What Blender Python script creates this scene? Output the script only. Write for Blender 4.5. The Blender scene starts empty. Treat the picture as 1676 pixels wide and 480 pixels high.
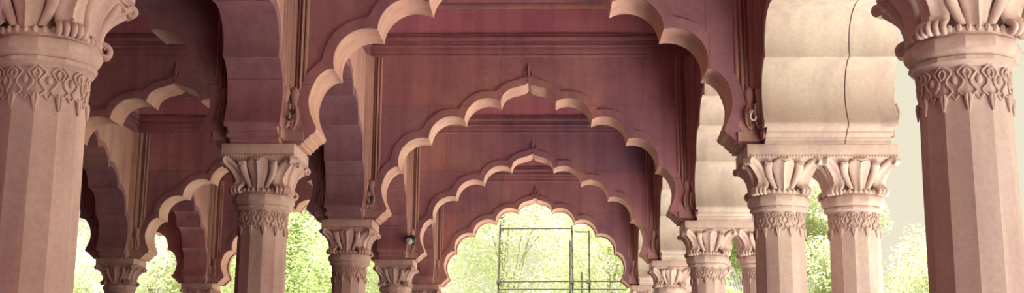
import bpy, bmesh, math, random
from mathutils import Vector, Matrix
from mathutils.geometry import tessellate_polygon
random.seed(7)
W = 4.0                     # metres per layout unit
EYE = 1.6                   # camera height above the floor
COL = bpy.context.scene.collection
def zz(h): return EYE + h*W

# ------------------------------------------------------------------ layout (units of W)
ROW1, S = 1.2174, 1.0046
def row(k): return (ROW1 + (k-1)*S)*W
XL, XL1, XL2 = -.48*W, -1.458*W, -2.437*W
XR, XRO = .48*W, .617*W
T = .05*W                   # half thickness of the cross arches
Z_AB, Z_ABB = zz(.4412), zz(.415)
Z_CEIL = zz(1.042)
A_HALF = .0684*W

# ------------------------------------------------------------------ materials
def nodes(name):
    m = bpy.data.materials.new(name); m.use_nodes = True
    n = m.node_tree.nodes; l = m.node_tree.links
    return m, n, l, n['Principled BSDF']
def ramp(n, stops):
    r = n.new('ShaderNodeValToRGB'); e = r.color_ramp.elements
    while len(e) < len(stops): e.new(.5)
    for i, (p, c) in enumerate(stops):
        e[i].position = p; e[i].color = (*c, 1)
    return r
def stone(name, dark, mid, light, scale=1.0, blocks=0, bump=.35, rough=.85):
    m, n, l, b = nodes(name)
    g = n.new('ShaderNodeNewGeometry')
    mp = n.new('ShaderNodeMapping'); l.new(g.outputs['Position'], mp.inputs['Vector'])
    big = n.new('ShaderNodeTexNoise'); big.inputs['Scale'].default_value = .55*scale
    big.inputs['Detail'].default_value = 6; big.inputs['Roughness'].default_value = .62
    l.new(mp.outputs['Vector'], big.inputs['Vector'])
    r1 = ramp(n, [(.30, dark), (.5, mid), (.70, light)]); l.new(big.outputs['Fac'], r1.inputs['Fac'])
    fine = n.new('ShaderNodeTexNoise'); fine.inputs['Scale'].default_value = 26*scale
    fine.inputs['Detail'].default_value = 8; fine.inputs['Roughness'].default_value = .7
    l.new(mp.outputs['Vector'], fine.inputs['Vector'])
    r2 = ramp(n, [(.3, (.84,.83,.83)), (.62, (1.05,1.04,1.03))]); l.new(fine.outputs['Fac'], r2.inputs['Fac'])
    mul = n.new('ShaderNodeMixRGB'); mul.blend_type = 'MULTIPLY'; mul.inputs['Fac'].default_value = .8
    l.new(r1.outputs['Color'], mul.inputs['Color1']); l.new(r2.outputs['Color'], mul.inputs['Color2'])
    # long water streaks
    mp2 = n.new('ShaderNodeMapping'); mp2.inputs['Scale'].default_value = (5, 5, .45)
    l.new(g.outputs['Position'], mp2.inputs['Vector'])
    st = n.new('ShaderNodeTexNoise'); st.inputs['Scale'].default_value = 1.6; st.inputs['Detail'].default_value = 5
    l.new(mp2.outputs['Vector'], st.inputs['Vector'])
    r3 = ramp(n, [(.36, (.70,.68,.76)), (.55, (1,1,1))]); l.new(st.outputs['Fac'], r3.inputs['Fac'])
    mu2 = n.new('ShaderNodeMixRGB'); mu2.blend_type = 'MULTIPLY'; mu2.inputs['Fac'].default_value = .55
    l.new(mul.outputs['Color'], mu2.inputs['Color1']); l.new(r3.outputs['Color'], mu2.inputs['Color2'])
    outc = mu2.outputs['Color']
    if blocks:
        sx = n.new('ShaderNodeSeparateXYZ'); l.new(g.outputs['Position'], sx.inputs[0])
        ad = n.new('ShaderNodeMath'); l.new(sx.outputs['X'], ad.inputs[0]); l.new(sx.outputs['Y'], ad.inputs[1])
        cb = n.new('ShaderNodeCombineXYZ'); l.new(ad.outputs[0], cb.inputs[0])
        zs = n.new('ShaderNodeMath'); zs.operation = 'SUBTRACT'; l.new(sx.outputs['Z'], zs.inputs[0]); zs.inputs[1].default_value = .62
        l.new(zs.outputs[0], cb.inputs[1])
        br = n.new('ShaderNodeTexBrick'); l.new(cb.outputs[0], br.inputs['Vector'])
        br.inputs['Scale'].default_value = 1; br.inputs['Brick Width'].default_value = 1.55; br.inputs['Row Height'].default_value = .80
        br.inputs['Mortar Size'].default_value = .004; br.inputs['Mortar Smooth'].default_value = .3
        br.inputs['Color1'].default_value = (1.12,.98,.93,1); br.inputs['Color2'].default_value = (.80,.84,.95,1); br.inputs['Mortar'].default_value = (.55,.5,.52,1)
        m3 = n.new('ShaderNodeMixRGB'); m3.blend_type = 'MULTIPLY'; m3.inputs['Fac'].default_value = blocks
        l.new(outc, m3.inputs['Color1']); l.new(br.outputs['Color'], m3.inputs['Color2']); outc = m3.outputs['Color']
    l.new(outc, b.inputs['Base Color'])
    b.inputs['Roughness'].default_value = rough
    b.inputs['Specular IOR Level'].default_value = .25
    bp = n.new('ShaderNodeBump'); bp.inputs['Strength'].default_value = bump; bp.inputs['Distance'].default_value = .006
    l.new(fine.outputs['Fac'], bp.inputs['Height']); l.new(bp.outputs['Normal'], b.inputs['Normal'])
    return m
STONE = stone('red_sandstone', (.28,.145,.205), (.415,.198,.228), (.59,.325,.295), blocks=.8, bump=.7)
PALE = stone('lit_pink_sandstone', (.50,.37,.345), (.60,.50,.455), (.68,.62,.56), scale=1.3)  # paler sandstone copy, light on the open-side soffits painted in
SOFF = stone('lit_lobe_sandstone', (.56,.31,.27), (.68,.405,.345), (.76,.52,.44), scale=1.3)  # lit soffit tone, bounced light put into the colour
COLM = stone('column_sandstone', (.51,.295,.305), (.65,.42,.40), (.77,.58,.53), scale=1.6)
COLP = stone('pale_column_sandstone', (.58,.42,.40), (.72,.56,.52), (.81,.68,.62), scale=1.6)  # paler column stone for the twin columns
FRAME = stone('mid_frame_sandstone', (.38,.205,.21), (.50,.275,.255), (.60,.38,.33), scale=1.3)  # tone between the red sandstone and the lobe stone
REDP = stone('deep_red_panel', (.48,.17,.23), (.58,.235,.30), (.62,.31,.36), scale=1.1)
FLOORM = stone('worn_floor_stone', (.15,.10,.15), (.20,.135,.20), (.25,.18,.25), scale=1.0)
GROUNDM = stone('bounce_paving', (.60,.56,.53), (.70,.66,.62), (.78,.74,.69), scale=.6)
LAWN = stone('mown_lawn', (.07,.10,.035), (.11,.15,.05), (.15,.19,.07), scale=2)
JOINT = stone('dark_joint', (.05,.03,.03), (.07,.045,.045), (.09,.06,.055))
def plain(name, c, rough=.5, metal=0, em=None):
    m, n, l, b = nodes(name)
    t = n.new('ShaderNodeTexNoise'); t.inputs['Scale'].default_value = 14; t.inputs['Detail'].default_value = 4
    r = ramp(n, [(.3, tuple(v*.7 for v in c)), (.7, tuple(min(1, v*1.15) for v in c))])
    l.new(t.outputs['Fac'], r.inputs['Fac']); l.new(r.outputs['Color'], b.inputs['Base Color'])
    b.inputs['Roughness'].default_value = rough; b.inputs['Metallic'].default_value = metal
    return m
IRON = plain('dark_iron', (.06,.05,.05), .6, .6)
WHITEP = plain('white_plastic', (.75,.75,.72), .4)
BLACKP = plain('black_plastic', (.03,.03,.035), .45)
TUBE = plain('rusty_scaffold_steel', (.032,.026,.016), .8, .1)
BARK = plain('bark', (.30,.27,.20), .9)
def leafmat(name, a, b_):
    m, n, l, b = nodes(name)
    g = n.new('ShaderNodeNewGeometry')
    t = n.new('ShaderNodeTexNoise'); t.inputs['Scale'].default_value = .9; t.inputs['Detail'].default_value = 5
    l.new(g.outputs['Position'], t.inputs['Vector'])
    r = ramp(n, [(.35, a), (.65, b_)])
    l.new(t.outputs['Fac'], r.inputs['Fac']); l.new(r.outputs['Color'], b.inputs['Base Color'])
    b.inputs['Roughness'].default_value = .6
    tr = n.new('ShaderNodeBsdfTranslucent'); l.new(r.outputs['Color'], tr.inputs['Color'])
    mx = n.new('ShaderNodeMixShader'); mx.inputs[0].default_value = .55
    l.new(b.outputs[0], mx.inputs[1]); l.new(tr.outputs[0], mx.inputs[2])
    l.new(mx.outputs[0], n['Material Output'].inputs['Surface'])
    return m
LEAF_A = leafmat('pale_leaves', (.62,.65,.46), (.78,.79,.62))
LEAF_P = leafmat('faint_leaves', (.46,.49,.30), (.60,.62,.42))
LEAF_B = leafmat('green_leaves', (.42,.52,.24), (.62,.68,.40))

# ------------------------------------------------------------------ helpers
def finish(name, bm, mat, parent=None, smooth=40, loc=None):
    bmesh.ops.remove_doubles(bm, verts=bm.verts, dist=1e-5)
    bmesh.ops.recalc_face_normals(bm, faces=bm.faces)
    me = bpy.data.meshes.new(name); bm.to_mesh(me); bm.free()
    me.materials.append(mat)
    if smooth:
        me.polygons.foreach_set('use_smooth', [True]*len(me.polygons))
        me.set_sharp_from_angle(angle=math.radians(smooth))
    o = bpy.data.objects.new(name, me); COL.objects.link(o)
    if parent: o.parent = parent
    if loc: o.location = loc
    return o
def thing(name, label, cat, loc=(0,0,0), group=None, kind='thing'):
    o = bpy.data.objects.new(name, None); COL.objects.link(o); o.location = loc
    o.empty_display_size = .2
    o['label'] = label; o['category'] = cat; o['kind'] = kind
    if group: o['group'] = group
    return o
def box(bm, x0, x1, y0, y1, z0, z1, bev=0):
    vs = [bm.verts.new(p) for p in ((x0,y0,z0),(x1,y0,z0),(x1,y1,z0),(x0,y1,z0),(x0,y0,z1),(x1,y0,z1),(x1,y1,z1),(x0,y1,z1))]
    fs = [bm.faces.new([vs[i] for i in q]) for q in ((3,2,1,0),(4,5,6,7),(0,1,5,4),(1,2,6,5),(2,3,7,6),(3,0,4,7))]
    if bev:
        es = {e for f in fs for e in f.edges}
        bmesh.ops.bevel(bm, geom=list(es), offset=bev, segments=2, affect='EDGES', profile=.5)
def structure(name, bm, mat):
    o = finish(name, bm, mat, smooth=0); o['kind'] = 'structure'; return o
def tube(bm, pts, rad, n=6, cap=True):
    pts = [Vector(p) for p in pts]
    if not isinstance(rad, (list, tuple)): rad = [rad]*len(pts)
    rings = []; up = None
    for i, p in enumerate(pts):
        t = (pts[min(i+1, len(pts)-1)] - pts[max(i-1, 0)])
        t = t.normalized() if t.length > 1e-9 else Vector((0,0,1))
        if up is None:
            up = t.orthogonal().normalized()
        up = (up - t*up.dot(t))
        up = up.normalized() if up.length > 1e-6 else t.orthogonal().normalized()
        s = t.cross(up)
        rings.append([bm.verts.new(p + (up*math.cos(a) + s*math.sin(a))*rad[i]) for a in (2*math.pi*j/n for j in range(n))])
    for a, b in zip(rings, rings[1:]):
        for j in range(n): bm.faces.new((a[j], a[(j+1)%n], b[(j+1)%n], b[j]))
    if cap: bm.faces.new(rings[0][::-1]); bm.faces.new(rings[-1])
def ball(bm, c, r, sx=1, sy=1, sz=1, seg=10):
    m = Matrix.Translation(c) @ Matrix.Diagonal((sx, sy, sz, 1))
    bmesh.ops.create_uvsphere(bm, u_segments=seg, v_segments=max(6, seg-3), radius=r, matrix=m)
def lathe_poly(bm, prof, n=12, off=15.0, square=None):
    """prof: (radius, z); vertices on n-gon turned by off degrees"""
    rings = []
    for r, z in prof:
        rings.append([bm.verts.new((r*math.sin(math.radians(off+360/n*j)), -r*math.cos(math.radians(off+360/n*j)), z)) for j in range(n)])
    for a, b in zip(rings, rings[1:]):
        for j in range(n): bm.faces.new((a[j], a[(j+1)%n], b[(j+1)%n], b[j]))
    bm.faces.new(rings[0][::-1]); bm.faces.new(rings[-1])
def catmull(P, n=6):
    out = []
    for i in range(len(P)-1):
        p0, p1, p2, p3 = P[max(i-1,0)], P[i], P[i+1], P[min(i+2,len(P)-1)]
        for k in range(n):
            t = k/n
            out.append(tuple(.5*((2*b)+(-a+c)*t+(2*a-5*b+4*c-d)*t*t+(-a+3*b-3*c+d)*t**3) for a,b,c,d in zip(p0,p1,p2,p3)))
    out.append(tuple(P[-1])); return out

# ------------------------------------------------------------------ cusped arch profile
CUSP = [(.0750,.7655), (.1725,.7165), (.2685,.6635), (.3475,.5855)]
def arc(p, q, sag, n=12):
    """bulges away from the opening (up / outwards)"""
    (x0,z0),(x1,z1) = p, q
    c = math.hypot(x1-x0, z1-z0); s = sag*c
    r = (c*c/4+s*s)/(2*s); mx, mz = (x0+x1)/2, (z0+z1)/2
    nx, nz = -(z1-z0)/c, (x1-x0)/c
    if nx+nz < 0: nx, nz = -nx, -nz
    cx, cz = mx-nx*(r-s), mz-nz*(r-s)
    a0 = math.atan2(z0-cz, x0-cx); a1 = math.atan2(z1-cz, x1-cx)
    if a1 > a0: a1 -= 2*math.pi
    return [(cx+r*math.cos(a0+(a1-a0)*k/n), cz+r*math.sin(a0+(a1-a0)*k/n)) for k in range(n+1)]
SPAN = 1.0
def half_profile():
    og = catmull([(0,.8213), (.008,.8133), (.025,.8075), (.0485,.8010), (.0675,.7865), (.0750,.7655)], 4)
    P = og
    for a, b in zip(CUSP, CUSP[1:]): P = P + arc(a, b, .285)[1:]
    ft = catmull([CUSP[3], (.3610,.5835), (.3800,.5660), (.3915,.5350), (.3905,.5080), (.3820,.4850), (.3765,.4720), (.3790,.4650)], 5)
    P = P + ft[1:]
    P += [(.3900,.4590), (.3900,.4560), (.3985,.4500), (.3985,.4470), (.4040,.4455), (.4040,.4412)]
    return [(x*W*SPAN, zz(z)) for x, z in P]
HALF = half_profile()
PROF = [(-x, z) for x, z in HALF[::-1]] + HALF[1:]          # left foot -> right foot
def offset_profile(w):
    out = []
    n = len(PROF)
    cand = []
    for i, (x, z) in enumerate(PROF):
        a = PROF[max(i-1,0)]; b = PROF[min(i+1,n-1)]
        for (p, q) in ((a, (x,z)), ((x,z), b)):
            dx, dz = q[0]-p[0], q[1]-p[1]; d = math.hypot(dx, dz)
            if d < 1e-9: continue
            cand.append((x-dz/d*w, z+dx/d*w))
    def sd(c):
        best = 9
        for (ax, az), (bx, bz) in zip(PROF, PROF[1:]):
            if abs(ax-c[0]) > w*2 or abs(az-c[1]) > w*2: continue
            dx, dz = bx-ax, bz-az; L = dx*dx+dz*dz
            t = max(0, min(1, ((c[0]-ax)*dx+(c[1]-az)*dz)/L)) if L > 1e-12 else 0
            best = min(best, math.hypot(c[0]-ax-dx*t, c[1]-az-dz*t))
        return best
    for c in cand:
        if sd(c) > w*.993 and c[1] > zz(.462):
            out.append(c)
    left = [c for c in out if c[0] < -.004]
    return left + [(-x, z) for x, z in left[::-1]]
OFF = offset_profile(.020*W)
def set_span(k):
    global SPAN, HALF, PROF, OFF, FX
    SPAN = k; HALF = half_profile()
    PROF = [(-x, z) for x, z in HALF[::-1]] + HALF[1:]
    OFF = offset_profile(.020*W); FX = .398*W*(1+(k-1)*.75)

def loop_prism(bm, pts, y0, y1):
    """closed outline pts (x, z) made solid between y0 and y1"""
    f = [bm.verts.new((x, y0, z)) for x, z in pts]; b = [bm.verts.new((x, y1, z)) for x, z in pts]
    n = len(pts)
    for i in range(n): bm.faces.new((f[i], f[(i+1)%n], b[(i+1)%n], b[i]))
    for tri in tessellate_polygon([[Vector((x, z, 0)) for x, z in pts]]):
        i, j, k = tri
        for vs in ((f[i], f[j], f[k]), (b[i], b[k], b[j])):
            try: bm.faces.new(vs)
            except ValueError: pass
def ring_band(bm, w, y0, y1, inset=.004):
    """the raised border following the lobes"""
    off = OFF
    pts = [p for p in PROF if p[1] > zz(.462)] + off[::-1]
    loop_prism(bm, pts, y0, y1)

def spandrel_mesh(x0, x1, y0, y1, top=Z_CEIL, grow=0.0):
    bm = bmesh.new()
    P = PROF if not grow else [(x*(1-grow), z-grow*W*.35) for x, z in PROF]
    pts = [(x0, Z_AB)] + [p for p in P] + [(x1, Z_AB), (x1, top), (x0, top)]
    loop_prism(bm, pts, y0, y1)
    return bm

FX = .398*W
def frame_parts(parent, xa, xb, yf, sgn, M=None):
    M = M or FRAME
    """vertical shafts beside the spandrel and the bands across its top; sgn = direction the face looks"""
    d = lambda v: (min(yf, yf+sgn*v), max(yf, yf+sgn*v))
    zb = zz(.545)
    for s, xe in ((-1, xa), (1, xb)):
        bm = bmesh.new()
        wid = xe - FX
        for k, (u0, u1, h) in enumerate(((0,.18,.020), (.20,.36,.034), (.40,.50,.018), (.54,.94,.045))):
            cx = s*(FX + wid*(u0+u1)/2); r = wid*(u1-u0)/2
            ring = []
            for a in range(9):
                t = math.pi*a/8
                ring.append((cx + r*math.cos(t), yf + sgn*h*math.sin(t)))
            lo = [bm.verts.new((x, y, zb)) for x, y in ring]; hi = [bm.verts.new((x, y, zz(.8905)+.0)) for x, y in ring]
            for a in range(8): bm.faces.new((lo[a], lo[a+1], hi[a+1], hi[a]))
            bm.faces.new(lo); bm.faces.new(hi); bm.faces.new((lo[0], lo[8], hi[8], hi[0]))
        finish('frame_shaft', bm, M, parent)
        # carved tassel that ends the shafts
        bm = bmesh.new()
        c = s*(FX + wid*.52)
        zt = zb
        prof = [(0,.012),(.02,.034),(.05,.040),(.10,.030),(.13,.024),(.16,.040),(.22,.046),(.27,.036),(.31,.014),(.325,.004)]
        tube(bm, [(c, yf+sgn*.02, zt+.02-h) for h, r in prof], [r for h, r in prof], 10)
        for q in (-1, 0, 1):
            tube(bm, catmull([(c+q*.012, yf+sgn*.055, zt-.12), (c+q*.034, yf+sgn*.068, zt-.19), (c+q*.026, yf+sgn*.058, zt-.26), (c, yf+sgn*.035, zt-.30)], 4), .008, 5)
        finish('tassel', bm, M, parent)
        # side fillet panel carrying on down to the springing
        bm = bmesh.new()
        a0, a1 = sorted((s*(FX+wid*.05), s*(xe-.002)))
        y0, y1 = d(.018)
        box(bm, a0, a1, y0, y1, Z_AB+.03, zb+.01)
        finish('frame_foot', bm, M, parent)
    bm = bmesh.new()
    for z0, z1, h in ((.8905,.897,.034), (.899,.916,.026), (.918,.9245,.044), (.926,.9335,.030), (.935,.947,.055), (.9485,.956,.038)):
        y0, y1 = d(h); box(bm, -xa+.001, xb-.001, y0, y1, zz(z0), zz(z1), .004)
    y0, y1 = d(.022); box(bm, -xa+.001, xb-.001, y0, y1, zz(.8895), zz(.9565))
    finish('cornice', bm, STONE if M is FRAME else M, parent, 30)
    bm = bmesh.new()
    y0, y1 = d(.012); box(bm, -xa+.004, xb-.004, y0, y1, zz(.958), Z_CEIL-.06, 0)
    finish('top_panel', bm, REDP, parent, 0)
    bm = bmesh.new()
    y0, y1 = d(.05); box(bm, -xa+.002, xb-.002, y0, y1, Z_CEIL-.058, Z_CEIL-.002, .006)
    finish('ceiling_fillet', bm, M, parent, 30)

def finial_mesh(yf, sgn):
    bm = bmesh.new(); y = yf+sgn*.012
    z0 = zz(.8225)
    tube(bm, [(0,y,z0-.02),(0,y,z0+.03),(0,y,z0+.055),(0,y,z0+.10),(0,y,z0+.14),(0,y,z0+.17),(0,y,z0+.215)], [.026,.013,.008,.020,.017,.008,.002], 10)
    for s in (-1,1):
        tube(bm, catmull([(0,y,z0+.05),(s*.03,y,z0+.06),(s*.045,y,z0+.09),(s*.03,y,z0+.115)],4), .008, 5)
    return bm

def arch(label, loc, xa, xb, depth, rotz=0, group=None, faces=(-1,), split=None, mat=STONE, orders=False, soffit_mat=SOFF, fa=None, border=None, worn=None):
    """loc: middle of the span at floor level; local x spans, local y is the depth. xa/xb half spans of the wall."""
    t = thing('cusped_arch', label, 'arch', loc, group); t.rotation_euler = (0,0,rotz)
    y0, y1 = depth
    cuts = [(y0, y1)] if split is None else [(y0, split-.004), (split+.004, y1)]
    for k, (a, b) in enumerate(cuts):
        o = finish('spandrel' if len(cuts) == 1 else 'arch_rib', spandrel_mesh(-xa, xb, a, b), mat, t, 28)
        # light or shade on the inner face of the lobes is painted in by soffit_mat
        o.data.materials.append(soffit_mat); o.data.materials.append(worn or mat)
        for p in o.data.polygons:
            n = p.normal; c = p.center
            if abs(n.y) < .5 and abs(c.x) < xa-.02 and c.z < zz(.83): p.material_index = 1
            if worn and n.y < -.5 and c.y < y0+.01: p.material_index = 2  # faces towards the open side painted paler, for wear and the light there
            if split is not None and abs(n.y) > .5 and abs(c.y-y1) > .01: p.material_index = 1
    if orders:
        bm = bmesh.new(); ins = [(x*(1-.0045/.4), z-.0018*W) for x, z in PROF]
        pts = [(-xa, Z_AB)] + ins + [(xb, Z_AB), (xb, Z_CEIL), (-xa, Z_CEIL)]
        loop_prism(bm, pts, y1-.0005+.012, y1+.11)
        o = finish('outer_order', bm, mat, t, 28); o.data.materials.append(soffit_mat)
        for p in o.data.polygons:
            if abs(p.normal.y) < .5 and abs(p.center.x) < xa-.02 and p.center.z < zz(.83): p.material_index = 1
    for sgn in faces:
        yf = y0 if sgn < 0 else y1
        bm = bmesh.new(); e0, e1 = sorted((yf, yf+sgn*.022)); ring_band(bm, 0, e0, e1)
        o = finish('lobed_border', bm, border or mat, t, 28); o.data.materials.append(soffit_mat)
        for p in o.data.polygons:
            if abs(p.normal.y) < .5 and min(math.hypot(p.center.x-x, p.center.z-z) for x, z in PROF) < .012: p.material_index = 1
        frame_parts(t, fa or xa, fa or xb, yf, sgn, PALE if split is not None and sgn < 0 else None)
        finish('finial', finial_mesh(yf, sgn), mat, t)
    return t

def copy_tree(o, label=None, loc=None, parent=None):
    c = o.copy(); COL.objects.link(c)
    if parent: c.parent = parent
    if label: c['label'] = label
    if loc is not None: c.location = loc
    for ch in o.children: copy_tree(ch, None, None, c)
    return c

# cross arches --------------------------------------------------------------
mid_labels = {2: 'largest cusped arch across the middle aisle, its crown cut off by the top edge',
              3: 'red sandstone cusped arch across the middle aisle, the nearest whose pointed crown shows',
              4: 'cusped sandstone arch across the middle aisle, framed by the one with the nearest visible crown',
              5: 'smallest cusped arch of the middle aisle, green trees and scaffold poles seen through it'}
left_labels = {2: 'dark cusped arch over the side aisle, its foot landing on the nearer lone column',
               3: 'dark cusped arch over the side aisle with its pointed crown seen in deep shade',
               4: 'cusped arch of the side aisle whose lit lobes step up behind the nearer lone column',
               5: 'end arch of the side aisle, bright trees under its pale lobes beside the lone column'}
out_labels = {3: 'shaded cusped arch of the outermost dark aisle, mostly hidden behind the big fluted column',
              4: 'cusped arch of the outermost dark aisle, its lobes dark against the glare',
              5: 'end arch of the outermost dark aisle, open to white glare and pale trees'}
mid = {}
GA = 'cusped arches across the aisles'
for k in (2, 3, 4):
    if k == 2: mid[k] = arch(mid_labels[2], (0, row(2), 0), .4388*W, .445*W, (-T, T), group=GA)
    else: mid[k] = copy_tree(mid[2], mid_labels[k], (0, row(k), 0))
mid[5] = arch(mid_labels[5], (0, row(5), 0), .4388*W, .445*W, (-T, T), group=GA, orders=True)
XC1 = (XL+XL1)/2
side = {}
for k in (2, 3, 4):
    if k == 2: side[k] = arch(left_labels[2], (XC1, row(2), 0), .4435*W, .4395*W, (-T, T), group=GA)
    else: side[k] = copy_tree(side[2], left_labels[k], (XC1, row(k), 0))
side[5] = arch(left_labels[5], (XC1, row(5), 0), .4435*W, .4395*W, (-T, T), group=GA, orders=True)
XC2 = (XL1+XL2)/2
for k in (3, 4): copy_tree(side[2], out_labels[k], (XC2, row(k), 0))
copy_tree(side[5], out_labels[5], (XC2, row(5), 0))

# arches that run along the aisle ---------------------------------------------
HB = S*W/2
run0 = {1: 'stepped brown arcade arch resting on the nearer lone column, cut by the top edge',
        2: 'arcade arch running between the two nearer lone columns, dull brown lobes in a stack',
        3: 'arcade arch running between the second and third lone columns',
        4: 'farthest arcade arch on the lone column side, next to the tree filled end arch'}
runR = {1: 'broad pale double ribbed arcade arch on the nearest full column pair, dark wavy joint',
        2: 'pale broad arcade arch whose stacked lobes rest on the second full pair of columns',
        3: 'pale broad arcade arch between the second and third full pairs of columns',
        4: 'farthest broad arcade arch on the twin column side, a thin pale sliver'}
run1 = {2: 'dark arcade arch between the two shaded aisles, nearest the big fluted column',
        3: 'dark arcade arch whose stacked lobes land on the column in the glare',
        4: 'dark arcade arch at the end between side aisle and outermost aisle, lit green behind'}
# rotated by +90 degrees: local x -> world y, local y -> world -x

def along(lbls, x, y0, y1, ks, **kw):
    first = None
    for k in ks:
        y = (row(k)+row(k+1))/2
        if first is None:
            first = arch(lbls[k], (x, y, 0), HB-.001, HB-.001, (y0, y1), rotz=math.pi/2, group='arcade arches along the aisles', fa=HB-T-.002, **kw)
        else: copy_tree(first, lbls[k], (x, y, 0))
set_span(1.05)
along(run0, XL, -.0412*W, .0495*W, (1,2,3,4), faces=(-1,1), soffit_mat=STONE, worn=SOFF)  # darker soffit stone carries the shade, paler faces the light
along(run1, XL1, -.0412*W, .0495*W, (2,3,4), faces=(-1,1), soffit_mat=STONE, worn=SOFF)  # same shade and light put into the stone colours
along(runR, XR, -.191*W, .035*W, (1,2,3,4), faces=(1,-1), split=-.1086*W, mat=STONE, soffit_mat=PALE, border=PALE)  # pale soffits carry the light of the open side
set_span(1.0)

# ------------------------------------------------------------------ columns
R0 = .0445*W
ZB = Z_ABB                          # top of the capital
Z_BEAD, Z_CUSH, Z_CUSHB, Z_LIP, Z_BAND = zz(.3600), zz(.3535), zz(.3310), zz(.3240), zz(.2760)
def leaf_sheet(bm, path, width, lat, bulge=.016, thick=.012, rib=.006, nu=8, face=0.0, shear=None):
    """path: (outward, z) from the bottom to the tip; lat: sideways centre per point; face: heading of the leaf"""
    n = len(path); g = []; back = []
    ca, sa = math.cos(face), math.sin(face)
    for i, (o, z) in enumerate(path):
        a = path[max(i-1,0)]; b = path[min(i+1,n-1)]
        to, tz = b[0]-a[0], b[1]-a[1]; L = math.hypot(to, tz) or 1
        no, nz = tz/L, -to/L                        # outward normal of the path
        r1, r2 = [], []
        for j in range(nu+1):
            u = -1+2*j/nu
            h = bulge*(1-u*u) + rib*math.exp(-(u/.16)**2) - .35*bulge*math.exp(-((abs(u)-.45)/.14)**2)
            for lst, hh in ((r1, h), (r2, -thick)):
                oo = o + no*hh; z2 = z + nz*hh; s = lat[i] + u*width[i]/2
                # outward = -y turned by face
                x = s*ca + oo*sa; y = s*sa - oo*ca
                lst.append(bm.verts.new((x, y, z2)))
        g.append(r1); back.append(r2)
    for i in range(n-1):
        for j in range(nu):
            bm.faces.new((g[i][j], g[i][j+1], g[i+1][j+1], g[i+1][j]))
            bm.faces.new((back[i][j+1], back[i][j], back[i+1][j], back[i+1][j+1]))
        bm.faces.new((g[i][0], g[i+1][0], back[i+1][0], back[i][0])); bm.faces.new((g[i][nu], back[i][nu], back[i+1][nu], g[i+1][nu]))
    bm.faces.new([*g[0][::-1], *back[0]]); bm.faces.new([*g[-1], *back[-1][::-1]])

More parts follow.
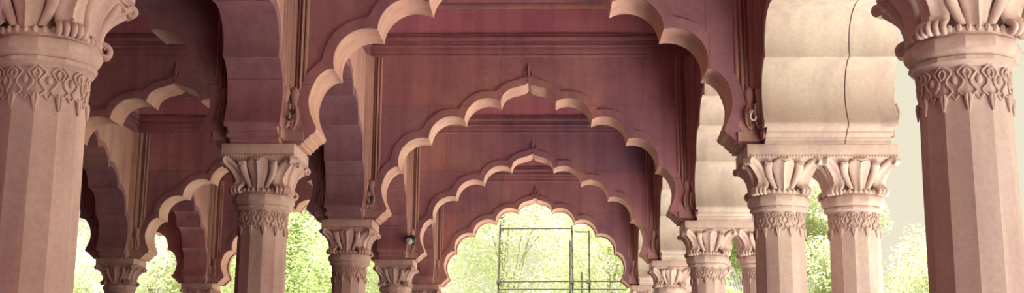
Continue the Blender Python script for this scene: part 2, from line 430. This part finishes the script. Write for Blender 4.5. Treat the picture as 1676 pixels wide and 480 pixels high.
H = ZB - Z_BEAD                       # height of the leaves
def build_column(label, loc, group, abacus=True, c=None):
    t = thing('stone_column', label, 'column', loc, group)
    c = c or COLM
    # base
    bm = bmesh.new()
    box(bm, -.27, .27, -.27, .27, 0, .16, .01)
    lathe_poly(bm, [(.25,.16),(.262,.20),(.262,.26),(.24,.30),(.22,.33),(.235,.37),(.235,.40),(R0+.005,.44)])
    finish('base', bm, c, t, 30)
    bm = bmesh.new(); lathe_poly(bm, [(R0*1.06,.43),(R0*1.03,Z_BAND-.3),(R0,Z_CUSHB-.01)])
    bmesh.ops.bevel(bm, geom=[e for e in bm.edges if abs(e.verts[0].co.z-e.verts[1].co.z) > .3], offset=.003, segments=1, affect='EDGES')
    finish('shaft', bm, c, t, 10)
    # carved band: a chain of ogival loops on every face with drops below
    bm = bmesh.new()
    hb = Z_LIP - Z_BAND
    for k in range(12):
        a = math.radians(30*k)
        ri = R0*math.cos(math.radians(15))
        def P(u, v, o=.004):
            o += .003
            x, y = u*1.0, -(ri+o)
            return (x*math.cos(a)-y*math.sin(a), x*math.sin(a)+y*math.cos(a), Z_LIP - .004 - v*hb)
        hw = R0*math.sin(math.radians(15))
        for s in (-1, 1):
            tube(bm, [P(s*u, v) for u, v in catmull([(hw*.98,.02),(hw*.42,.12),(hw*.30,.20),(hw*.72,.34),(hw*.62,.46),(hw*.25,.56),(hw*.48,.64),(hw*.94,.72)], 3)], .0052, 5)
            tube(bm, [P(s*u, v) for u, v in catmull([(hw*.98,.10),(hw*.74,.20),(hw*.96,.32)], 3)], .005, 5)
            tube(bm, [P(s*u, v, .005) for u, v in ((hw*.93,.64),(hw*.86,.74),(hw*.93,.86),(hw*1.0,1.0))], [.007,.010,.007,.003], 6)
        ball(bm, P(0,.34,.003), .013, 1, .6, 1.5, 8)
        tube(bm, [P(-hw*.3,.66), P(0,.76), P(hw*.3,.66)], .006, 5)
        tube(bm, [P(-hw*.95,.02), P(hw*.95,.02)], .005, 5)
    finish('carved_band', bm, c, t, 60)
    bm = bmesh.new(); lathe_poly(bm, [(R0+.002,Z_LIP-.014),(.196,Z_LIP-.004),(.213,Z_LIP+.006),(.214,Z_CUSHB-.006),(.203,Z_CUSHB)])
    finish('lip_moulding', bm, c, t, 25)
    bm = bmesh.new()
    cp = [(.200,Z_CUSHB-.002),(.212,Z_CUSHB+.004),(.224,Z_CUSHB+.018),(.231,Z_CUSHB+.036),(.230,Z_CUSHB+.055),(.222,Z_CUSHB+.073),(.207,Z_CUSH-.006),(.204,Z_CUSH)]
    lathe_poly(bm, cp); finish('cushion_moulding', bm, c, t, 25)
    bm = bmesh.new()
    lathe_poly(bm, [(.200,Z_CUSH-.002),(.210,Z_CUSH+.004),(.210,Z_BEAD-.004),(.198,Z_BEAD)], 24)
    for k in range(36):
        a = 2*math.pi*k/36
        ball(bm, (.212*math.sin(a), -.212*math.cos(a), (Z_CUSH+Z_BEAD)/2+.004), .0115, 1, 1, 1.5, 6)
    finish('bead_ring', bm, c, t, 50)
    # bell: round below, square above
    bm = bmesh.new(); N = 48; rings = []
    for i, (f, r, sq) in enumerate(((-.05,.186,0),(.1,.172,.0),(.35,.170,.12),(.6,.186,.45),(.82,.220,.8),(1.0,.248,1.0))):
        ring = []
        for j in range(N):
            a = 2*math.pi*(j+.5)/N; x, y = math.sin(a), math.cos(a)
            m = max(abs(x), abs(y)); q = (1-sq) + sq/m
            q = min(q, 1.32)
            ring.append(bm.verts.new((x*r*q, y*r*q, Z_BEAD+f*H)))
        rings.append(ring)
    for a, b in zip(rings, rings[1:]):
        for j in range(N): bm.faces.new((a[j], a[(j+1)%N], b[(j+1)%N], b[j]))
    bm.faces.new(rings[0][::-1]); bm.faces.new(rings[-1])
    cap = finish('capital', bm, c, t, 50)
    z = lambda f: Z_BEAD + f*H
    for q in range(4):
        fa = q*math.pi/2
        bm = bmesh.new()           # the broad middle leaf of a face
        pth = catmull([(.196,z(.0)),(.199,z(.2)),(.205,z(.42)),(.222,z(.64)),(.248,z(.82)),(.268,z(.93)),(.276,z(.955)),(.281,z(.90))], 3)
        wd = [v[0] for v in catmull([(.078,),(.096,),(.122,),(.146,),(.154,),(.124,),(.070,),(.014,)], 3)]
        leaf_sheet(bm, pth, wd, [0]*len(pth), .020, .012, .010, 10, fa)
        finish('leaf', bm, c, cap, 60)
        for s in (-1, 1):
            bm = bmesh.new()       # narrow curling leaf either side of it
            pth = catmull([(.200,z(.02)),(.203,z(.22)),(.212,z(.45)),(.235,z(.66)),(.257,z(.80)),(.270,z(.83)),(.272,z(.75))], 3)
            lat = [s*v[0] for v in catmull([(.056,),(.078,),(.100,),(.112,),(.112,),(.118,),(.128,)], 3)]
            wd = [v[0] for v in catmull([(.030,),(.042,),(.050,),(.056,),(.060,),(.044,),(.010,)], 3)]
            leaf_sheet(bm, pth, wd, lat, .016, .012, -.004, 6, fa)
            finish('leaf', bm, c, cap, 60)
        bm = bmesh.new()           # corner leaf under the corner of the slab
        fd = fa + math.pi/4
        pth = catmull([(.246,z(.03)),(.222,z(.12)),(.214,z(.26)),(.228,z(.46)),(.262,z(.66)),(.310,z(.84)),(.346,z(.95)),(.362,z(.965)),(.370,z(.90)),(.360,z(.84)),(.348,z(.87))], 3)
        wd = [v[0] for v in catmull([(.100,),(.112,),(.122,),(.124,),(.112,),(.094,),(.080,),(.074,),(.066,),(.056,),(.045,)], 3)]
        leaf_sheet(bm, pth, wd, [0]*len(pth), .022, .014, .012, 10, fd)
        ball(bm, (.352*math.sin(fd), -.352*math.cos(fd), z(.885)), .024, 1, 1, 1, 10)
        finish('corner_leaf', bm, c, cap, 60)
        bm = bmesh.new()           # ribbed scroll at its foot
        for u in (-2, -1, 0, 1, 2):
            fu = fd + u*.105
            rr = 1 - .03*abs(u)
            pts = [(.205,z(.20)),(.232,z(.12)),(.262,z(.06)),(.278,z(-.03)),(.268,z(-.13)),(.246,z(-.13)),(.238,z(-.05))]
            pts = catmull([(o*rr, h) for o, h in pts], 3)
            n = len(pts); rad = [.007+.0065*math.sin(math.pi*min(1, i/(n-1)*1.15)) for i in range(n)]
            tube(bm, [(o*math.sin(fu), -o*math.cos(fu), h) for o, h in pts], rad, 8)
        finish('scroll', bm, c, cap, 60)
    if abacus:
        slab(-A_HALF, A_HALF, t)
    return t
def slab_mesh(x0, x1):
    bm = bmesh.new()
    h = A_HALF
    box(bm, x0+.004, x1-.004, -h+.004, h-.004, Z_ABB+.028, Z_AB-.001, .004)
    box(bm, x0+.010, x1-.010, -h+.010, h-.010, Z_ABB, Z_ABB+.03, .002)
    return bm
def beads_mesh(x0, x1):
    bm = bmesh.new(); h = A_HALF-.008; z = Z_ABB+.017
    n = int((x1-x0)/.022)
    for i in range(n+1):
        x = x0+.010+(x1-x0-.020)*i/n
        for y in (-h, h): ball(bm, (x, y, z), .009, .85, .8, 1.1, 6)
    n = int(2*h/.022)
    for i in range(1, n):
        y = -h+2*h*i/n
        for x in (x0+.008, x1-.008): ball(bm, (x, y, z), .009, .8, .85, 1.1, 6)
    return bm
def slab(x0, x1, parent, c=None):
    o = finish('abacus', slab_mesh(x0, x1), c or COLM, parent, 30)
    finish('bead_course', beads_mesh(x0, x1), c or COLM, o, 50)

lone = {1: 'big fluted sandstone column at the edge of the scene, beside the darkest arches',
        2: 'lone twelve sided sandstone column, larger of the two against the bright green trees',
        3: 'lone sandstone column one bay beyond the larger lone one, green trees on both sides',
        4: 'small lone column capital just below the little black lamp',
        5: 'lone column at the foot of the smallest middle arch, barely in view'}
inner = {1: 'big twelve sided sandstone column standing against the white sky, half its faces in purple shade',
         2: 'inner column of the largest full pair, its shaft beside the cusped middle arches',
         3: 'inner column of the second pair, carrying a pale capital before the far green gap',
         4: 'inner column of the third pair, only its small capital above the bottom edge',
         5: 'inner column at the far end beside the smallest arch, barely in view'}
outer = {1: 'outer partner of the big column against the white sky, out past the edge',
         2: 'outer column of the largest full pair, bright sky on its outer side',
         3: 'outer column of the second pair, half hidden behind the larger inner column',
         4: 'outer column of the third pair, hidden behind nearer shafts',
         5: 'outer column at the far end of the twin colonnade'}
deep = {3: 'column between the two dark aisles, hidden behind the big fluted column',
        4: 'dark silhouetted column and capital standing in the white glare between the two dark aisles',
        5: 'end column between the two dark aisles, pale against the trees'}
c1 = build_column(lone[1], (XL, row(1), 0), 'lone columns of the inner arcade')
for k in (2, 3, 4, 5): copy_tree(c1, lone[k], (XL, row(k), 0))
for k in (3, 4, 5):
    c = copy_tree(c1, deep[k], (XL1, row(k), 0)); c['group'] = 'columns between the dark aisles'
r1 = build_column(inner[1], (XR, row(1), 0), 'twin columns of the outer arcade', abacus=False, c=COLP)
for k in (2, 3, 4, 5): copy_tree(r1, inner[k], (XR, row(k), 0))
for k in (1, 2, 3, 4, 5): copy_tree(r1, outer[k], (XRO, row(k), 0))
tw = {1: 'double abacus slab over the big column standing against the white sky',
      2: 'wide beaded abacus slab spanning the largest full pair of capitals',
      3: 'wide beaded abacus slab spanning the second pair of capitals',
      4: 'wide abacus slab spanning the third and smallest visible pair of capitals',
      5: 'wide abacus slab at the far end of the twin colonnade'}
s1 = thing('abacus_slab', tw[1], 'slab', (0, row(1), 0), 'abacus slabs over the twin columns')
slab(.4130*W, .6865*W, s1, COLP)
for k in (2, 3, 4, 5): copy_tree(s1, tw[k], (0, row(k), 0))

# ------------------------------------------------------------------ setting
YE = row(5)+T+.13
LZ0 = zz(.84)
YB = -5.0
Y0 = row(0)
XO = .671*W
bm = bmesh.new(); box(bm, XL2-.3, XO+.6, YB, YE+.5, -.25, 0); structure('floor', bm, FLOORM)
bm = bmesh.new(); box(bm, XL2-.3, XO+.1, YB-.3, YE+.4, Z_CEIL, Z_CEIL+.5); structure('ceiling', bm, STONE)
bm = bmesh.new(); box(bm, XL2-.3, XL2-.0, row(1)-T+.01, YE, 0, Z_CEIL-.001); structure('wall_left', bm, STONE)
bm = bmesh.new(); box(bm, XL-.05*W, XO, YB-.3, YB, 0, Z_CEIL-.001); structure('shade_wall_back', bm, STONE)  # unseen end wall added behind the camera to stop light
bm = bmesh.new(); box(bm, XL2-.3, XL-.05*W-.01, row(1)-T-.3, row(1)-T, 0, Z_CEIL-.001); structure('shade_wall_side', bm, STONE)  # unseen wall added across the side aisles to darken them
bm = bmesh.new(); box(bm, XL-.05*W, XL+.04*W, YB+.01, 4.1, 0, Z_CEIL-.001); structure('shade_wall_inner', bm, STONE)  # unseen solid wall added on the arcade line to keep light out
bm = bmesh.new(); box(bm, XR-.035*W, XO, YB+.01, row(-.6), 0, LZ0-.01); structure('shade_wall_outer', bm, STONE)  # unseen closed stretch added in the open facade to cut light
# unseen upper walls over the bays around the viewpoint, shaped to hold back light
LZ = zz(.84)
bm = bmesh.new(); box(bm, XR-.035*W, XO, YB+.01, row(1)-.01, LZ, Z_CEIL-.001); structure('wall_right', bm, STONE)
bm = bmesh.new(); box(bm, XL+.045*W, XR-.04*W, row(1)-T, row(1)+T, zz(.66), Z_CEIL-.001); structure('shade_lintel_1', bm, STONE)  # unseen slab in place of the nearest cross arch, blocks light
bm = bmesh.new(); box(bm, -120, 160, -80, 220, -.9, -.26); o = finish('ground', bm, LAWN, smooth=0); o['kind'] = 'structure'
bm = bmesh.new(); box(bm, XL2-2, 9.0, -14, YE+6, -.259, -.251); structure('path', bm, GROUNDM)  # unseen pale strip added to bounce sunlight up near the open side

# ------------------------------------------------------------------ small fittings
def hook(label, x, y, z, mat, s=1):
    t = thing('iron_hook', label, 'hook', (x, y, z), 'iron hooks on the carved tassels')
    bm = bmesh.new()
    bmesh.ops.create_cone(bm, cap_ends=True, segments=12, radius1=.022, radius2=.018, depth=.012, matrix=Matrix.Rotation(math.pi/2, 4, 'X'))
    finish('plate', bm, mat, t)
    bm = bmesh.new()
    tube(bm, catmull([(0,0,0),(0,-.04,.004),(.01*s,-.06,-.02),(.02*s,-.06,-.05),(.0,-.06,-.075),(-.02*s,-.06,-.06),(-.018*s,-.06,-.04)],4), .007, 8)
    finish('ring', bm, mat, t)
    return t
yf = lambda k: row(k)-T-.075
hook('small dark iron hook on the tassel above the nearer lone column', -.4195*W, yf(2), zz(.500), IRON)
hook('whitish hook on the shaded tassel above the largest full pair of columns', .4235*W, yf(2), zz(.500), WHITEP, -1)
hook('small dark hook on the tassel above the second lone column', -.4190*W, yf(3), zz(.498), IRON)
t = thing('wall_lamp', 'little black lamp with a pale glass fixed to the shafts above the third lone capital', 'lamp', (-.4205*W, row(4)-T-.07, zz(.505)))
bm = bmesh.new(); box(bm, -.05,.05,-.02,.03,-.05,.05,.008); finish('mounting_plate', bm, BLACKP, t, 30)
bm = bmesh.new(); tube(bm, [(0,-.02,0),(0,-.07,.02),(.01,-.11,.01)], .014, 8); finish('bracket', bm, BLACKP, t)
bm = bmesh.new(); tube(bm, [(.03,-.05,.03),(.02,-.10,.02),(.0,-.17,-.01),(-.005,-.19,-.015)], [.035,.058,.066,.060], 14); finish('housing', bm, BLACKP, t)
bm = bmesh.new(); ball(bm, (-.007,-.185,-.02), .052, 1, .6, 1, 14); finish('glass', bm, WHITEP, t)
bm = bmesh.new(); tube(bm, catmull([(.0,.0,-.05),(.01,-.02,-.10),(-.01,-.02,-.15),(.0,.0,-.2)],4), .006, 6); finish('cable', bm, BLACKP, t)

# ------------------------------------------------------------------ scaffold beyond the end arch
YS = 7.0*W
t = thing('scaffold', 'rusty tube scaffold standing outside, seen through the smallest middle arch', 'scaffold', (0, YS, -.26))
gz = -.26
def pole(name, a, b, r=.019, ring=()):
    bm = bmesh.new(); a = Vector(a); b = Vector(b)
    tube(bm, [a, b], r, 10)
    d = (b-a)
    for f in ring: tube(bm, [a+d*f-d.normalized()*.035, a+d*f+d.normalized()*.03], r*1.5, 10)
    o = finish(name, bm, TUBE, t); return o
def up(x, top, dy=0, z0=0, lean=0): return pole('upright', (x+lean, dy, z0), (x, dy, zz(top)-gz), ring=[(.62+.07*k) for k in range(6)])
up(-.222*W, .945, lean=-.12); up(.197*W, .945, lean=.05); up(.297*W, .915, dy=.02, lean=.02)
up(.190*W, .885, dy=.9, z0=2.2)
up(.262*W, .700, dy=1.2, z0=1)
pole('ledger', (-.222*W, -.05, zz(.923)-gz), (.197*W, -.05, zz(.925)-gz))
pole('ledger', (.22*W, .85, zz(.935)-gz), (.30*W, .85, zz(.935)-gz))
pole('ledger', (-.235*W, -.05, zz(.613)-gz), (.52*W, -.05, zz(.620)-gz))
pole('ledger', (-.235*W, .9, zz(.588)-gz), (.52*W, .9, zz(.592)-gz))
bm = bmesh.new()
for x, h in ((.293, .616), (-.228, .613), (.197,.617)): box(bm, x*W-.05, x*W+.05, -.08, .05, zz(h)-gz-.05, zz(h)-gz+.05, .01)
finish('coupler', bm, TUBE, t)

# ------------------------------------------------------------------ trees
def foliage_bm(blobs, n, size, rng, droop=0):
    bm = bmesh.new()
    tot = sum(b[1]**2 for b in blobs)
    for (c, r, fl) in blobs:
        m = int(n*r*r/tot)
        for _ in range(m):
            d = Vector((rng.gauss(0,1), rng.gauss(0,1), rng.gauss(0,1))).normalized()
            rad = r*(rng.random()**.38)*(1+.18*math.sin(5*d.x+3*d.z)+.12*math.sin(9*d.y))
            p = Vector(c) + Vector((d.x*rad, d.y*rad, d.z*rad*fl))
            a = Vector((rng.gauss(0,1), rng.gauss(0,1), rng.gauss(0,.6)-droop)).normalized()*size*rng.uniform(.6,1.4)
            b = a.orthogonal().normalized(); b.rotate(Matrix.Rotation(rng.random()*6.28, 3, a)); b *= size*rng.uniform(.25,.45)
            v = [bm.verts.new(q) for q in (p-a*.5, p+b*.5, p+a*.5, p-b*.5)]
            bm.faces.new(v)
    return bm
def raw(name, bm, mat, parent):
    me = bpy.data.meshes.new(name); bm.to_mesh(me); bm.free(); me.materials.append(mat)
    o = bpy.data.objects.new(name, me); COL.objects.link(o); o.parent = parent; return o
def tree(label, loc, h, r, mat, seed, n=16000, size=.30, droop=0, clumps=22):
    r *= .85; n = int(n*2.4); size *= .48; n = int(n*1.7)
    rng = random.Random(seed)
    t = thing('tree', label, 'tree', loc, 'trees outside the hall')
    bl = []
    for i in range(clumps):
        a = rng.random()*6.28; q = rng.random()**.5*r*.75
        zc = h*rng.uniform(.38,.92); sh = 1-.45*abs(zc/h-.6)
        bl.append(((q*math.cos(a)*sh, q*math.sin(a)*sh, zc), r*rng.uniform(.28,.5), rng.uniform(.7,1.1)+droop))
    bm = bmesh.new()
    tube(bm, catmull([(0,0,0),(r*.03,0,h*.2),(-r*.03,r*.02,h*.45),(r*.02,0,h*.8)],5), [ .012*h*(1-.045*i) for i in range(16)], 10)
    raw('trunk', bm, BARK, t)
    for i in range(min(9, len(bl))):
        c = Vector(bl[i][0]); z0 = h*rng.uniform(.2,.45)
        bm = bmesh.new()
        pts = catmull([(0,0,z0), tuple(Vector((0,0,z0)).lerp(c,.4)+Vector((0,0,h*.05))), tuple(c), tuple(c+Vector((rng.gauss(0,.3),rng.gauss(0,.3),.8)))],4)
        tube(bm, pts, [(.0018)*h*(1-i2/len(pts)*.85) for i2 in range(len(pts))], 6)
        raw('branch', bm, BARK, t)
    raw('foliage', foliage_bm(bl, n, size, rng, droop), mat, t)
    return t
G0 = -.26
tree('tall pale feathery tree filling the smallest middle arch', (-1.4, 45, G0), 14, 5.4, LEAF_A, 3, 17000)
tree('weeping deeper green tree at the twin column side of the smallest middle arch', (3.9, 38, G0), 9.0, 2.2, LEAF_B, 5, 9000, .32, 1.0)
tree('thin pale tree behind the scaffold poles', (3.2, 56, G0), 15, 4.4, LEAF_A, 9, 12000)
tree('bright green leafy tree seen past the larger lone column', (-8.9, 43, G0), 13, 4.6, LEAF_B, 11, 17000)
tree('pale tree seen past the second lone column', (-8.2, 56, G0), 12, 4.0, LEAF_A, 13, 10000)
tree('light green tree low in the glare beside the silhouetted column', (-14.6, 45, G0), 12.5, 3.6, LEAF_A, 17, 12000)
tree('faint tree low in the white glare beside the big fluted column', (-19.2, 50, G0), 8.5, 3.4, LEAF_P, 18, 8000)
tree('pale tree low in the gap between the two largest paired columns', (10.9, 46, G0), 10.4, 2.6, LEAF_P, 19, 8000)
tree('faint pale tree low in the white gap before the big dark faced column', (15.4, 46, G0), 7.9, 3.0, LEAF_P, 23, 8000)
tree('green tree in the narrow gap between the second pair of columns', (7.3, 43, G0), 9.4, 2.3, LEAF_B, 29, 8000)

# ------------------------------------------------------------------ light
w = bpy.data.worlds.new('sky'); bpy.context.scene.world = w; w.use_nodes = True
bg = w.node_tree.nodes['Background']
bg.inputs['Color'].default_value = (.86, .80, .62, 1); bg.inputs['Strength'].default_value = 1.0
sd = bpy.data.lights.new('sun', 'SUN'); sd.energy = 34; sd.color = (1, .95, .85); sd.angle = math.radians(3)
so = bpy.data.objects.new('sun', sd); COL.objects.link(so)
so.rotation_euler = Vector((.10, .45, -1)).to_track_quat('-Z', 'Y').to_euler()

# ------------------------------------------------------------------ camera
f, pitch, yaw, roll = 1971.7, .1994, .0296, .0073
r0 = Vector((math.cos(yaw), math.sin(yaw), 0))
fw = Vector((-math.sin(yaw)*math.cos(pitch), math.cos(yaw)*math.cos(pitch), math.sin(pitch)))
u0 = r0.cross(fw)
r_ = r0*math.cos(roll) + u0*math.sin(roll); u_ = u0*math.cos(roll) - r0*math.sin(roll)
cd = bpy.data.cameras.new('camera'); cd.sensor_width = 36; cd.lens = f*36/1676; cd.clip_end = 500; cd.clip_start = .05
co = bpy.data.objects.new('camera', cd); COL.objects.link(co)
m = Matrix((r_, u_, -fw)).transposed().to_4x4(); m.translation = (.0507*W, 0, EYE); co.matrix_world = m
sc = bpy.context.scene; sc.camera = co
sc.cycles.max_bounces = 8; sc.cycles.diffuse_bounces = 6
sc.view_settings.view_transform = 'Standard'; sc.view_settings.look = 'None'
sc.view_settings.exposure = 0; sc.view_settings.gamma = 1; sc.view_settings.use_curve_mapping = False
